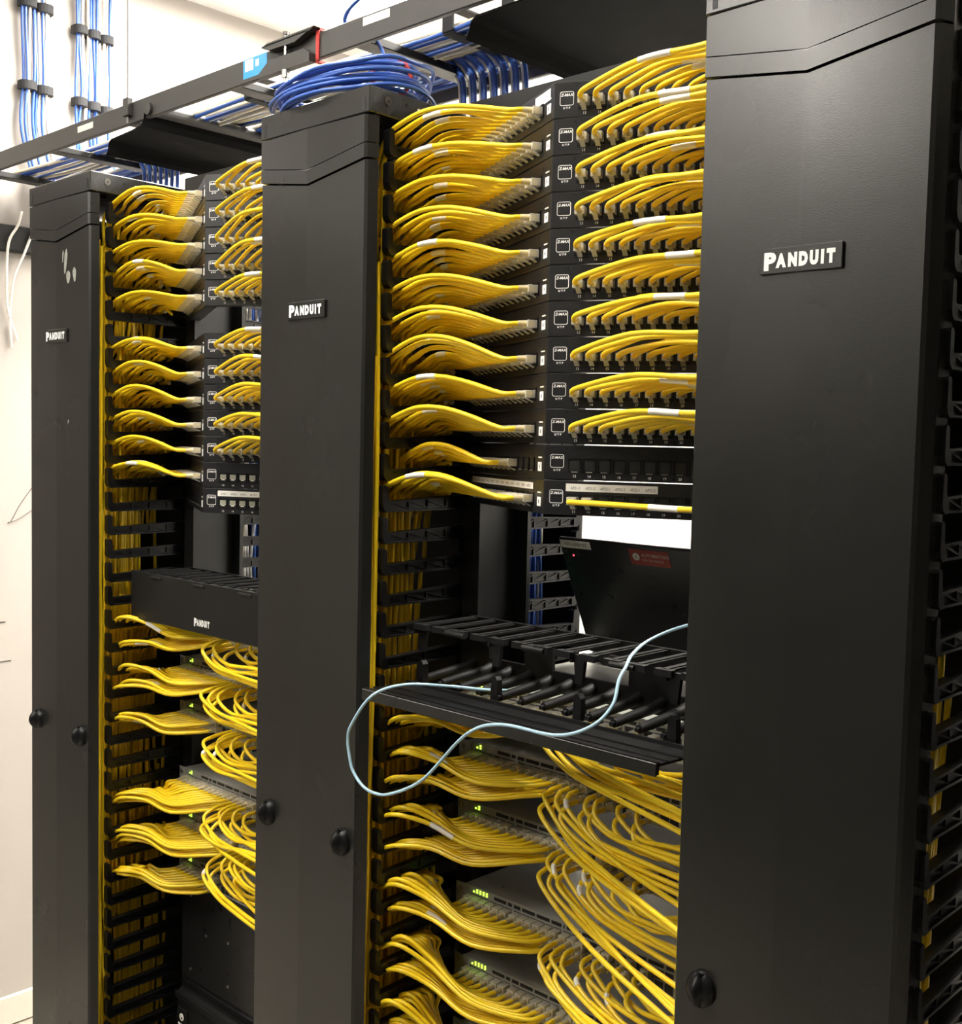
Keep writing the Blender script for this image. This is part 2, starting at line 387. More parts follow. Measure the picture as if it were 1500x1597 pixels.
def outline(w_, h_, r, t):
    def ring(w1, h1, r1):
        out = []
        for cx, cy, a0 in ((w1 - r1, h1 - r1, 0), (-w1 + r1, h1 - r1, 90), (-w1 + r1, -h1 + r1, 180), (w1 - r1, -h1 + r1, 270)):
            for q in range(5): a = math.radians(a0 + q * 22.5); out.append((cx + r1 * math.cos(a), cy + r1 * math.sin(a), 0))
        return out
    A, B = ring(w_, h_, r), ring(w_ - t, h_ - t, r - t); n = len(A)
    return MB().add(A + B, [(i, (i + 1) % n, n + (i + 1) % n, n + i) for i in range(n)])
lg = outline(.0088, .0085, .0025, .0007)
lg.addmb(text_mb('Z-MAX', .0046, 'CENTER', .00012, 1.05, 0, .2), T((0, .0028, 0)))
lg.addmb(text_mb('U T P', .0034, 'CENTER', .00012, 1.1), T((0, -.0125, 0)))
LOGO = lg.mesh('logo', 'white')
nb = MB()
for i in range(12): nb.addmb(text_mb(str(13 + i), .0046, 'CENTER', .00004, 1.0), T((P_OFF + P_PITCH * i, -.0007, 0)))
NUMS = nb.mesh('port_numbers', 'white')
def strip(words, pitch, w_, h_=.0085, x0=0):
    mb = MB().box(0, w_, 0, h_, 0, .0004, 0)
    for i, t in enumerate(words): mb.addmb(text_mb(t, .0052, 'CENTER', 0, .8), T((x0 + i * pitch, .0024, .00055)), {0: 1})
    return mb.mesh('label_strip', ['paper', 'ink'])
PNUM = ['thirteen', 'fourteen', 'fifteen', 'sixteen', 'seventeen', 'eighteen', 'nineteen', 'twenty', 'twenty-one', 'twenty-two', 'twenty-three', 'twenty-four']
NTH = ['first', 'second', 'third', 'fourth', 'fifth', 'sixth', 'seventh', 'eighth', 'ninth', 'tenth', 'eleventh', 'twelfth', 'thirteenth', 'fourteenth', 'fifteenth', 'sixteenth', 'seventeenth', 'eighteenth', 'nineteenth', 'twentieth']
pn = lambda q: 'top panel' if q == 0 else NTH[q] + ' panel from top'
ORD = ['top', 'second', 'third', 'fourth', 'fifth', 'sixth', 'seventh', 'eighth', 'ninth', 'tenth', 'eleventh', 'twelfth', 'thirteenth']
panels = {}
def make_panel(k, i, ordn):
    X0 = k * PT + W; A = Vector((X0 + G / 2, APY, Z0 - U * (i + 1) + .0004))
    rk = ('far', 'near')[k + 1]
    p = empty('patch_bay', A, 'angled black patch panel, %s from the top in the %s rack' % (NTH[ordn], rk) if ordn else 'angled black patch panel, topmost in the %s rack' % rk, 'patch panel', 'angled patch panels in the %s rack' % rk)
    mr = frame((0, 0, 0), DR, ZV, NR); ml = frame((0, 0, 0), -DL, ZV, NL)
    rw = obj('right_wing', WR, p, mr); lw = obj('left_wing', WLm, p, ml)
    for q in range(12):
        kd = 0
        if k == 0 and i in (10, 11): kd = 1
        if k == -1 and i in (11, 12): kd = 2
        obj('port', PORTS[kd], rw, T((P_OFF + P_PITCH * q, P_Y, 0)))
        obj('port', PORTS[1 if (k == 0 and i == 10) or (k == -1 and i == 12) else 0], lw, T((-P_OFF - P_PITCH * q, P_Y, 0)))
    obj('logo', LOGO, rw, T((.0165, .0235, .0004)))
    obj('port_numbers', NUMS, rw, T((0, .0042, .0004)))
    lb = MB().box(-.019, -.008, .010, .0215, 0, .0006, 0).box(-.0185, -.0075, .0265, .0282, 0, .0005, 1).box(-.0145, -.0130, .0135, .018, .0006, .0008, 2)
    obj('white_label', lb.mesh('white_label', ['white', 'paper', 'ink']), lw)
    if k == 0 and i == 0: obj('label_strip', strip([], .02, .048, .014), lw, T((-.058, .026, 0)))
    if k == 0 and i == 11:
        obj('label_strip', strip(['AP21-1', 'AP21-2', 'AP22-1', 'AP22-2', 'AP23-1', 'AP23-2'], P_PITCH, .115, .0095, .0125), rw, T((.0285, .0305, 0)))
        obj('label_strip', strip(['AP%d-%d' % (15 + q // 2, 1 + q % 2) for q in range(12)], P_PITCH, .228, .0085, .009), lw, T((-.262, .0305, 0)))
    if k == -1 and i == 12:
        obj('label_strip', strip(['AP20-1', 'AP20-2', 'AP19-1', 'AP19-2', 'AP18-1', 'AP18-2'], P_PITCH, .115, .0095, .0125), rw, T((.0285, .0305, 0)))
    panels[(k, i)] = A
n = 0
for i in range(12): make_panel(0, i, i)
for n, i in enumerate([0, 1, 2, 3, 4, 6, 7, 8, 9, 10, 11, 12]): make_panel(-1, i, n)

# ------------------------------------------------------------------ patch cables
PLUGMB = MB()
PLUGMB.bbox(-.0064, .0064, -.0050, .0052, -.004, .014, .0008)
PLUGMB.tube([(0, .0002, .012), (0, .0002, .016), (0, .0002, .022), (0, .0002, .026)], lambda t: .0052 - .0014 * t, 8)
PLUGMB.add([(x, y, z) for x in (-.003, .003) for y, z in ((-.0042, .012), (-.0055, .012), (-.0105, .002), (-.0092, .002))],
           [(0, 1, 2, 3), (7, 6, 5, 4), (0, 4, 5, 1), (3, 2, 6, 7), (0, 3, 7, 4), (1, 5, 6, 2)])
PLUG = PLUGMB.mesh('plug', 'plug')
STUFF = MB()
CR = .0033
def patch_cable(pts, mxp, label, group, sleeve=None, single=True, seg=5):
    P = smooth(pts, seg)
    sl = None
    if sleeve is not None:
        a = int(sleeve * (len(P) - 1)); ss = P[a:a + 4]
        if len(ss) >= 3: sl = ss
    if single:
        org = P[0]
        o = obj('patch_cable', MB().tube([p - org for p in P], CR, 8).mesh('patch_cable', 'yellow')); o.location = org
        tag(o, label, 'patch cable', group)
        obj('plug', PLUG, o, T(-org) @ mxp)
        if sl: obj('label_sleeve', MB().tube([p - org for p in sl], CR + .0005, 8).mesh('label_sleeve', 'sleeve'), o)
    else:
        STUFF.tube(P, CR, 6, 0, False)
        STUFF.addmb(PLUGMB, mxp, {0: 1})
        if sl: STUFF.tube(sl, CR + .0005, 6, 2, False)
rnd = lambda a: random.uniform(-a, a)
RTOP = [2.0796, 2.0355, 1.9921, 1.9472, 1.9008, 1.8604, 1.8152, 1.776, 1.7243, 1.6863, 0, 1.586]
def right_wing_cables(k, i, ports, ztop, ordn, single_upto=8):
    A = panels[(k, i)]; rk = ('far', 'near')[k + 1]; xo = k * PT
    zp = A.z + P_Y; sp = .0028 if ztop - zp > .006 else .0014
    for q in ports:
        po = A + DR * (P_OFF + P_PITCH * q) + ZV * P_Y
        mxp = frame(po, DR, ZV, NR)
        ze = ztop - sp * q + rnd(.002); ye = .036 + .0088 * q + rnd(.004)
        E = Vector((xo + .782, ye, ze))
        p1 = po + NR * .027; dz = ze - zp
        bow = 0 if (k, i) == (0, 11) else .004 + random.random() * .006
        # leave the plug towards the aisle, bend up and right, then run along the wing
        p2 = p1 + NR * (.012 + rnd(.002)) + DR * .012 + ZV * ((0 if (k, i) == (0, 11) else .004) + .18 * max(dz, 0))
        L = (E - p2)
        pts = [po + NR * .003, p1, p2]
        pts.append(p2 + L * .4 + Vector((0, -bow * .8, max(dz, .0) * .22 + bow)))
        pts.append(p2 + L * .75 + Vector((0, -bow * .3, max(dz, 0) * .12 + bow * .5)))
        pts += [E, E + Vector((.05, .0, -.02)), E + Vector((.08, 0, -.10))]
        sv = None
        if q < 5 and random.random() < .5: sv = .45 + .1 * random.random()
        patch_cable(pts, mxp, 'yellow patch cable in port %s of the %s, %s rack' % (PNUM[q], pn(ordn), rk),
                    'patch cables on the right wings', sv, single=(k == 0 and q < single_upto))
def left_wing_cables(k, i, ports, ordn, bulge, spread=1., single=True):
    A = panels[(k, i)]; rk = ('far', 'near')[k + 1]; xw = k * PT + W; rc = A.z + U / 2
    for q in ports:
        po = A + DL * (P_OFF + P_PITCH * q) + ZV * P_Y
        mxp = frame(po, -DL, ZV, NL)
        p1 = po + NL * .027; fr = q / 11.
        h = (1 - fr) * .7 + .3 * random.random()
        ys = .047 + .0105 * q + rnd(.004); zs = rc - .0115 + .017 * h
        p2 = p1 + NL * .010 + Vector((-.012, 0, .0008))
        S = Vector((xw, ys, zs)); L = S - p2; sh = min(1, max(0, -L.x - .01) / .15); lift = (bulge + .012 * h) * spread * (.08 + .92 * sh)
        pts = [po + NL * .003, p1, p2, *([p2 + L * .28 + ZV * lift * .62, p2 + L * .52 + ZV * lift * .98, p2 + L * .76 + ZV * lift * .92] if sh > .3 else [p2 + L * .5 + ZV * lift]), S + Vector((.002, 0, lift * .25 * sh)), S + Vector((-.014, rnd(.003), -.004)),
               S + Vector((-.04 - rnd(.008), rnd(.006), -.03)), S + Vector((-.05 + rnd(.01), rnd(.01), -.11))]
        sv = .44 + .08 * random.random() if random.random() < .3 else None
        patch_cable(pts, mxp, 'yellow patch cable, %s plug left of the point, %s, %s rack' % (NTH[q], pn(ordn), rk),
                    'patch cables fanning left from the %s panel, %s rack' % (ORD[ordn], rk), sv, single=single, seg=4)
BUL = [.010, .008, .008, .012, .012, .010, .010, .016, .012, .014, .012, .013]
for i in range(12):
    if i == 10: left_wing_cables(0, i, range(3, 12), i, BUL[i]); continue
    left_wing_cables(0, i, range(12), i, BUL[i])
    if i == 11: right_wing_cables(0, i, (0, 1), RTOP[i], i)
    else: right_wing_cables(0, i, range(12), RTOP[i], i)
for n, i in enumerate([0, 1, 2, 3, 4, 6, 7, 8, 9, 10, 11]):
    left_wing_cables(-1, i, range(12), n, random.uniform(.004, .011), 1.0, single=False)
    if i != 11: right_wing_cables(-1, i, range(8), Z0 - U * (i + .5) + random.uniform(.006, .022), n)

# ------------------------------------------------------------------ network switches
def switch_mb(depth):
    body = MB().bbox(0, .445, .001, depth, 0, .0437, .001)
    return body
SWX = .0394   # first switch edge from the rack origin
PORTW = .01475
def port_x(c): return .014 + c * PORTW + (c // 6) * .0035
def switch(k, zt, ordn, depth=.40, nled=2):
    X0 = k * PT + W; rk = ('far', 'near')[k + 1]
    s = empty('network_switch', (X0 + SWX, .176, zt - .0437), 'grey rack network switch with green lights, %s from the top in the %s rack' % (NTH[ordn], rk), 'network switch', 'switches in the %s rack' % rk)
    obj('chassis', MB().bbox(0, .445, .002, depth, 0, .0437, .0008).mesh('chassis', 'switch'), s)
    fb = MB().box(0, .445, 0, .002, 0, .003).box(0, .445, 0, .002, .0412, .0437).box(0, .445, 0, .002, .0318, .0338)
    for gx in (0, .0125 - .003, *[port_x(6 * g) - PORTW / 2 - .0035 for g in (1, 2, 3, 4)], .437):
        fb.box(max(gx, 0), gx + .0035 if gx else .008, -.0006, .002, .003, .0412)
    for c in range(24):
        x = port_x(c) - PORTW / 2; fb.box(x - .0006, x + .0006, .0, .002, .003, .032)
    fb.box(.008, .38, 0, .002, .0168, .0182)
    fb.box(.385, .437, 0, .002, .003, .0412).box(.008, .44, .0002, .002, .0338, .0412)
    f = obj('front_bezel', fb.mesh('front_bezel', 'switchf'), s)
    obj('front_recess', MB().box(.004, .44, .0008, .0021, .003, .0412).mesh('front_recess', 'dark'), s)
    for g in range(12):
        x = .06 + g * .0272
        if x > .37: break
        obj('vent', MB().box(x, x + .0235, -.0003, .001, .0352, .0400).mesh('vent', 'dark'), f)
    for e in range(nled):
        for dz in ((0,) if e == 0 else (0, .0035)):
            obj('status_light', MB().box(.018 + e * .0065, .0205 + e * .0065, -.0008, .0004, .0352 + dz, .0372 + dz).mesh('status_light', 'led'), f)
    for a in ((-.0185, 0), (.445, .4635)): obj('ear', MB().bbox(*a, .0, .002, .001, .0427, .0004).cyl(((a[0] + a[1]) / 2, -.0015, .034), .004, .0015, 1, 10, 1).mesh('ear', ['switch', 'steel']), s)
    for q in range(5): obj('screw', MB().cyl((.05 + q * .09, .03 + .02 * (q % 2), .0437), .0022, .0005, 2, 8).mesh('screw', 'brass'), s)
    return s
def switch_cables(k, zt, zb, nleft, right, single_right, ordn, drop=(.0, .1), seed=0, cr_cols=12):
    random.seed(100 * (k + 2) + ordn + seed)
    X0 = k * PT + W; Y = .176; rk = ('far', 'near')[k + 1]
    for row in (0, 1):
        z = zt - .0437 + (.0250 if row == 0 else .0105)
        up_ = 1 if row == 0 else -1
        zt2 = zb[min(row, len(zb) - 1)]
        for c in range(nleft):
            po = Vector((X0 + SWX + port_x(c), Y, z)); mxp = frame(po, (up_, 0, 0), (0, 0, up_), (0, -1, 0))
            fr = c / 11.
            ys = .052 + .0088 * (nleft - 1 - c) + rnd(.006); h = fr * .6 + .4 * random.random()
            S = Vector((X0, ys, zt2 + .004 - .012 * (1 - h) + rnd(.002)))
            p1 = po + Vector((0, -.028, 0)); p2 = po + Vector((-.010 - .008 * fr, -.040 - .010 * fr, -.002))
            L = S - p2; sh = min(1, max(0, -L.x - .02) / .12); lift = (.004 + .016 * h) * sh
            pts = [po + Vector((0, -.003, 0)), p1, p2, *([p2 + L * .33 + Vector((0, -.012 * fr, -.006)), p2 + L * .66 + ZV * lift * .5, S + Vector((.028, 0, lift * .9))] if sh > .35 else [p2 + L * .5 - ZV * .004]), S + Vector((-.006, 0, 0)),
                   S + Vector((-.035, rnd(.006), -.025)), S + Vector((-.05 + rnd(.01), rnd(.01), -.1))]
            patch_cable(pts, mxp, '', '', .5 + rnd(.08) if random.random() < .12 else None, single=False, seg=5)
        for n_, c in enumerate(right):
            po = Vector((X0 + SWX + port_x(c), Y, z)); mxp = frame(po, (up_, 0, 0), (0, 0, up_), (0, -1, 0))
            t = n_ / max(1, len(right) - 1); t2 = min(1, max(0, t + rnd(.12)))
            ze = zt - .022 - (drop[0] + (drop[1] - drop[0]) * (1 - t2)) - .012 * row
            ye = .03 + .1 * t2 + rnd(.01)
            E = Vector((X0 + G + .012, ye, ze))
            fwd = (.014 + .012 * (1 - t) + .010 * row + rnd(.006)) if k == 0 else (.026 + .03 * (1 - t) + .012 * row + rnd(.014)); sd = random.uniform(.1, .38)
            p1 = po + Vector((0, -.028, 0)); p2 = po + Vector((-.001, -.028 - fwd * .62, -.003)); p3 = po + Vector((.003 + .006 * t, -.028 - fwd, -.015 + rnd(.004)))
            dE = E - p3; sag = .012 + .016 * random.random()
            p4 = p3 + Vector((dE.x * .16 + .008, dE.y * .1 - .004, dE.z * sd - .008 - sag * .3)); p5 = p3 + Vector((dE.x * .5, dE.y * .45 - .006, dE.z * (.48 + .5 * sd) - sag * .3))
            pts = [po + Vector((0, -.003, 0)), p1, p2, p3, p4, p5, E, E + Vector((.04, 0, -.02)), E + Vector((.07, 0, -.09))]
            lab = 'yellow patch cable looping right, %s from left in %s row of %s switch, near rack' % (NTH[n_], ('upper', 'lower')[row], NTH[ordn])
            patch_cable(pts, mxp, lab, 'patch cables looping right from the %s switch' % ORD[ordn], .3 if random.random() < .1 else None, single=(single_right and n_ < 8))
RS = [(1.300, (1.279, 1.243), 2, (.0, .045)), (1.2124, (1.199, 1.158), 2, (.0, .075)), (1.1214, (1.115, 1.064), 2, (.0, .085)), (.9955, (1.011, .973), 5, (.0, .07)), (.8859, (.921, .883), 5, (.0, .07)), (.784, (.834, .80), 5, (.0, .07)), (.66, (.70, .66), 5, (.02, .12))]
for n, (zt, zb, nl, dr) in enumerate(RS):
    switch(0, zt, n, .46 if n == 0 else .40, nl)
    if n < 6: switch_cables(0, zt, zb, 12, [12, 13, 14, 16, 17, 19, 21], n < 5, n, dr)
LS = [(1.308, (1.293, 1.250), 12, [12, 13, 15, 17], (-.01, .025)), (1.2242, (1.200, 1.170), 12, [12, 13, 14, 16, 17], (-.01, .02)), (1.1358, (1.116, 1.108), 8, [12, 13, 14, 15, 17], (-.02, .02)),
      (1.0033, (.959, .945), 12, [12, 13, 14, 15, 17], (-.03, .02)), (.9181, (.890, .872), 12, [13, 14, 15, 16, 17], (.0, .04)), (.8292, (.816, .81), 8, [], (.0, .02))]
for n, (zt, zb, nl, rg, dr) in enumerate(LS):
    switch(-1, zt, n)
    switch_cables(-1, zt, zb, nl, rg, False, n, dr)
# vertical runs inside the columns
random.seed(11)
for k in (-1, 0, 1):
    xw = k * PT + W
    for i in range(46 if k < 1 else 24):
        lay = i % 3; y = .034 + (i // 3) * .0085 + rnd(.003) if k < 1 else .04 + (i // 3) * .013
        if y > .165: y = random.uniform(.03, .12)
        x = xw - .022 - lay * .011 + rnd(.003)
        ztop = random.uniform(1.55, 1.98) if i > 8 else 2.0
        if k == 1: ztop = random.uniform(1.2, 1.5)
        if y > .11: ztop = min(ztop, random.uniform(.9, 1.6))
        pts = [(x + rnd(.004), y + rnd(.004), ztop - (ztop - .1) * j / 9.) for j in range(10)]
        pts = [(p[0] + rnd(.004), p[1] + rnd(.004), p[2]) for p in pts]
        STUFF.tube(smooth(pts, 3), CR, 6, 0, False)
    for i in range(14):   # strip between door edge and finger tips
        x = xw - .012 - .0066 * (i // 2) + rnd(.003); y = (.0205, .0262)[i % 2] + rnd(.0015)
        ztop = random.uniform(1.6, 2.02) if k < 1 else 1.0
        pts = [(x + rnd(.007), y + rnd(.002), ztop - (ztop - .08) * j / 9.) for j in range(10)]
        STUFF.tube(smooth(pts, 3), CR, 6, 0, False)
so = obj('patch_cable_mass', STUFF.mesh('patch_cable_mass', ['yellow', 'plug', 'sleeve']))
tag(so, 'dense mass of further yellow patch cables in the far rack, switches and columns', 'patch cables', kind='stuff')

# ------------------------------------------------------------------ horizontal cable managers
def hcm(k, opened):
    X0 = k * PT + W + .0205; wd = G - .041; z0, z1 = 1.309, 1.397; yf = .078
    rk = 'near' if k == 0 else 'far'
    h = empty('horizontal_cable_manager', (X0, yf, z0), ('black horizontal cable manager with its cover hinged open, near rack' if opened else 'closed black horizontal cable manager with lettered cover, far rack'), 'cable manager', 'horizontal cable managers')
    D = RAIL - yf; H = z1 - z0
    bp = MB()
    for (a, b, c, d) in ((0, wd, 0, .03), (0, wd, H - .02, H), (0, .05, .03, H - .02), (.12, .17, .03, H - .02), (.30, .37, .03, H - .02), (wd - .05, wd, .03, H - .02)): bp.box(a, b, D - .006, D, c, d)
    obj('back_plate', bp.mesh('back_plate', 'plastic'), h)
    nf = 13
    tf = MB()
    tf.box(-.003, .003, 0, D, -.002, .0025).box(-.0075, -.0045, 0, D, -.001, .0015).box(.0045, .0075, 0, D, -.001, .0015).box(-.012, .012, -.006, .004, -.006, .002)
    TFM = tf.mesh('top_finger', 'matte')
    bf = MB().tube([(0, D - .002, .014), (0, D - .02, .010), (0, .03, .006), (0, .004, .004)], lambda t: .0085 - .003 * t, 9)
    bf.tube([(0, .004, .004), (0, -.002, .004)], .003, 7)
    BFM = bf.mesh('bottom_finger', 'matte')
    for i in range(nf):
        x = .018 + (wd - .036) * i / (nf - 1)
        obj('top_finger', TFM, h, T((x, 0, H - .003)))
        obj('bottom_finger', BFM, h, T((x, 0, .004)))
    for i, x in enumerate((.018, .16, .30, .44)):
        obj('hanger', MB().prism([(x - .009, 0), (x + .009, 0), (x + .005, -.036), (x - .005, -.036)], 0, .006, 1).box(x - .0115, x - .008, -.004, .01, -.01, .002).mesh('hanger', 'plastic'), h, T((0, 0, H - .004)))
        obj('post', MB().prism([(x - .0065, 0), (x + .0065, 0), (x + .0055, .028), (x + .002, .033), (x - .002, .033), (x - .0055, .028)], -.002, .008, 1).mesh('post', 'plastic'), h, T((0, 0, .002)))
    for i, x in enumerate((.09, .23, .37)): obj('clip', MB().tube([(x - .018, -.006, 0), (x + .018, -.006, 0)], .004, 8).box(x - .018, x + .012, -.004, .006, .001, .004).mesh('clip', 'metal'), h, T((0, 0, H - .006)))
    if opened:
        cv = MB().box(0, wd, -.09, 0, -.0015, .0015).box(0, wd, -.092, -.088, -.0105, .0035).box(0, wd, -.012, -.008, .0015, .006).box(0, wd, -.05, -.047, .0015, .0035)
        cv.box(0, wd, -.074, -.071, .0015, .003)
        obj('cover', cv.mesh('cover', 'plastic'), h, T((0, 0, -.001)) @ Matrix.Rotation(-.04, 4, 'X'))
        obj('cover_lip', MB().bbox(0, wd, -.0945, -.092, -.012, .0025, .0006).mesh('cover_lip', 'door'), h, T((0, 0, -.001)) @ Matrix.Rotation(-.04, 4, 'X'))
    else:
        cv = obj('cover', MB().bbox(0, wd, -.008, -.004, -.001, H + .001, .001).box(0, wd, -.005, .004, H - .002, H).mesh('cover', 'metal'), h)
        for q in range(26): obj('edge_clip', MB().box(.008 + q * .0183, .015 + q * .0183, -.005, .006, H, H + .0025).mesh('edge_clip', 'plastic'), cv) if q % 2 else None
        lt, w_ = panduit(.012); s_ = .05 / w_
        obj('lettering', lt.mesh('lettering', 'white'), cv, T((.218, -.0085, .013)) @ Matrix.Rotation(math.pi / 2, 4, 'X') @ Matrix.Diagonal((s_, 1, 1, 1)))
    return h
hcm(0, True); hcm(-1, False)

# ------------------------------------------------------------------ far rack: black equipment below the switches
X0 = -PT + W
e = empty('equipment_blank', (X0 + .02, RAIL, .575), 'tall plain black blanking panel below the switches, far rack', 'panel')
obj('plate', MB().bbox(0, G - .04, -.004, 0, 0, .205, .001).mesh('plate', 'panel'), e)
for x, z in ((.03, .02), (.03, .17), (.085, .105), (.16, .115), (.16, .03), (.3, .11), (.41, .02), (.41, .17)): obj('screw', MB().cyl((x, -.0055, z), .003, .0015, 1, 8).mesh('screw', 'steel'), e)
e = empty('battery_unit', (X0 + .02, RAIL, .22), 'black rack battery unit with a small square badge, bottom of far rack', 'equipment')
obj('chassis', MB().bbox(0, G - .04, 0, .4, 0, .345, .002).mesh('chassis', 'panel'), e)
obj('bezel', MB().bbox(.004, G - .044, -.02, 0, .004, .335, .006).bbox(.004, G - .044, -.024, -.02, .316, .330, .001).mesh('bezel', 'metal'), e)
bd = obj('badge', MB().bbox(0, .036, -.003, 0, 0, .05, .001).mesh('badge', 'metal'), e, T((.012, -.0205, .25)))
cl = MB()
cl.cyl((.018, -.0036, .033), .0075, .0005, 1, 16); cl.box(.006, .030, -.0036, -.003, .014, .019)
obj('mark', cl.mesh('mark', 'paper'), bd); obj('mark', MB().box(.003, .033, -.0037, -.003, .003, .009).mesh('mark', 'redstick'), bd)
obj('mark', MB().prism([(.0165, .030), (.019, .034), (.021, .031), (.0185, .0285)], -.0042, -.0036, 1).mesh('mark', 'metal'), bd)

e = empty('equipment_blank', (PT + W + .02, RAIL, .05), 'black plate added past the nearest column to block light from behind', 'panel')  # added plate, keeps rear light off the nearest column's right fingers
obj('plate', MB().bbox(0, .48, -.004, 0, 0, 2.05, .001).mesh('plate', 'panel'), e)

# ------------------------------------------------------------------ laptop standing behind the open manager
lp = empty('laptop', (.315, .43, 1.302), 'black laptop, lid back towards the aisle, with white label and red sticker', 'laptop')
obj('base', MB().bbox(0, .33, .0, .22, 0, .018, .003).mesh('base', 'panel'), lp)
ln = math.hypot(.08, .172); ang = math.atan2(.08, .172)
lid = obj('lid', MB().bbox(0, .33, -.004, .004, 0, .21, .003).mesh('lid', 'panel'), lp, T((0, -.002, .018)) @ Matrix.Rotation(ang, 4, 'X'))
def lid_text(mb, x, z, mi): return mb
s1 = MB().box(.004, .062, -.0046, -.004, .194, .207, 0)
s1.addmb(text_mb('DH-PREP15201', .0078, 'CENTER', 0, .85), T((.033, -.0048, .2035)) @ Matrix.Rotation(math.pi / 2, 4, 'X') @ Matrix.Rotation(math.pi, 4, 'Z'), {0: 1})
obj('label', s1.mesh('label', ['paper', 'ink']), lid)
s2 = MB().box(.133, .203, -.0046, -.004, .177, .203, 0)
RX = Matrix.Rotation(math.pi / 2, 4, 'X')
s2.addmb(text_mb('AUTOMATION', .0076, 'LEFT', .0001, .95), T((.1545, -.0048, .1915)) @ RX, {0: 1})
s2.addmb(text_mb('FOR THE PEOPLE', .0056, 'LEFT', 0, .88), T((.1545, -.0048, .184)) @ RX, {0: 1})
s2.cyl((.1445, -.0048, .1905), .0062, .0002, 1, 18, 2); s2.addmb(text_mb('A', .0085, 'CENTER', 0, .9), T((.1445, -.0049, .1875)) @ RX, {0: 0})
obj('sticker', s2.mesh('sticker', ['redstick', 'greystick', 'paper']), lid)
obj('status_light', MB().cyl((.024, -.0048, .181), .0014, .0008, 1, 8).mesh('status_light', 'redled'), lid)

# ------------------------------------------------------------------ pale cyan patch cable lying across the open manager
pts = [(.80, .16, 1.470), (.70, .19, 1.445), (.6377, .19, 1.4246), (.6191, .15, 1.4096), (.6312, .1, 1.4), (.650, .062, 1.393), (.6642, .03, 1.3849), (.6783, .0, 1.3623), (.672, -.03, 1.3421), (.638, -.05, 1.329), (.5545, -.05, 1.3251), (.50, -.052, 1.302),
       (.427, -.05, 1.2315), (.368, -.05, 1.1988), (.335, -.05, 1.192), (.3111, -.05, 1.1966), (.2915, -.05, 1.212), (.284, -.05, 1.2297), (.280, -.05, 1.252), (.2869, -.05, 1.2737), (.3159, -.04, 1.3162), (.3345, 0, 1.3282), (.37, .045, 1.326), (.4063, .08, 1.3221), (.43, .1, 1.3221)]
tag(obj('fibre_cable', MB().tube(smooth(pts, 6), .0021, 8).mesh('fibre_cable', 'cyan')), 'thin pale blue cable draped in a loop over the open cable manager', 'cable')
gw = obj('ground_wire', MB().tube(smooth([(W + .008, .315, 2.0), (W + .009, .314, 1.6), (W + .008, .315, 1.45), (W + .009, .314, .6)], 4), .0022, 6).mesh('ground_wire', 'green'))
tag(gw, 'thin green wire running down the rear edge of the near rack post', 'wire')

# rear vertical cables, blue and grey, behind the rear fingers
random.seed(5)
M['greyj'] = mat('grey_jacket', (.72, .72, .72), .45, noise=.1)
for k, tx in ((-1, 'far column'), (0, 'middle column')):
    xw = k * PT + W
    for i in range(20):
        y = .328 + (i // 2) * .0098 + rnd(.003); x = xw - .028 - .011 * (i % 2) + rnd(.003)
        pts = [(x + rnd(.005), y + rnd(.006), 2.05 - 1.6 * j / 12) for j in range(13)]
        cc = random.choice(['blue', 'greyj', 'greyj', 'blue', 'cream'])
        tag(obj('network_cable', MB().tube(smooth(pts, 3), .0034, 7).mesh('network_cable', cc)),
            '%s cable running down behind the rear fingers of the %s, %s from the post' % ({'blue': 'blue', 'greyj': 'grey', 'cream': 'cream'}[cc], tx, NTH[i]), 'cable', '%s cables behind the %s' % ({'blue': 'blue', 'greyj': 'grey', 'cream': 'cream'}[cc], tx))

# ------------------------------------------------------------------ overhead cable runway
YS, ZS = .195, 2.292
rw = empty('cable_runway', (0, YS, ZS), 'black ladder cable runway hung above the racks', 'cable runway')
obj('side_rail', MB().bbox(-1.62, 1.9, 0, .01, 0, .043, .0015).mesh('side_rail', 'tray'), rw)
obj('side_rail', MB().bbox(-1.62, 1.9, .305, .315, 0, .043, .0015).mesh('side_rail', 'tray'), rw)
for x in (-1.47, -1.11, -.75, -.38, -.02, .34, .70, 1.06): obj('rung', MB().bbox(x - .019, x + .019, .01, .305, .004, .018, .0015).mesh('rung', 'metal'), rw)
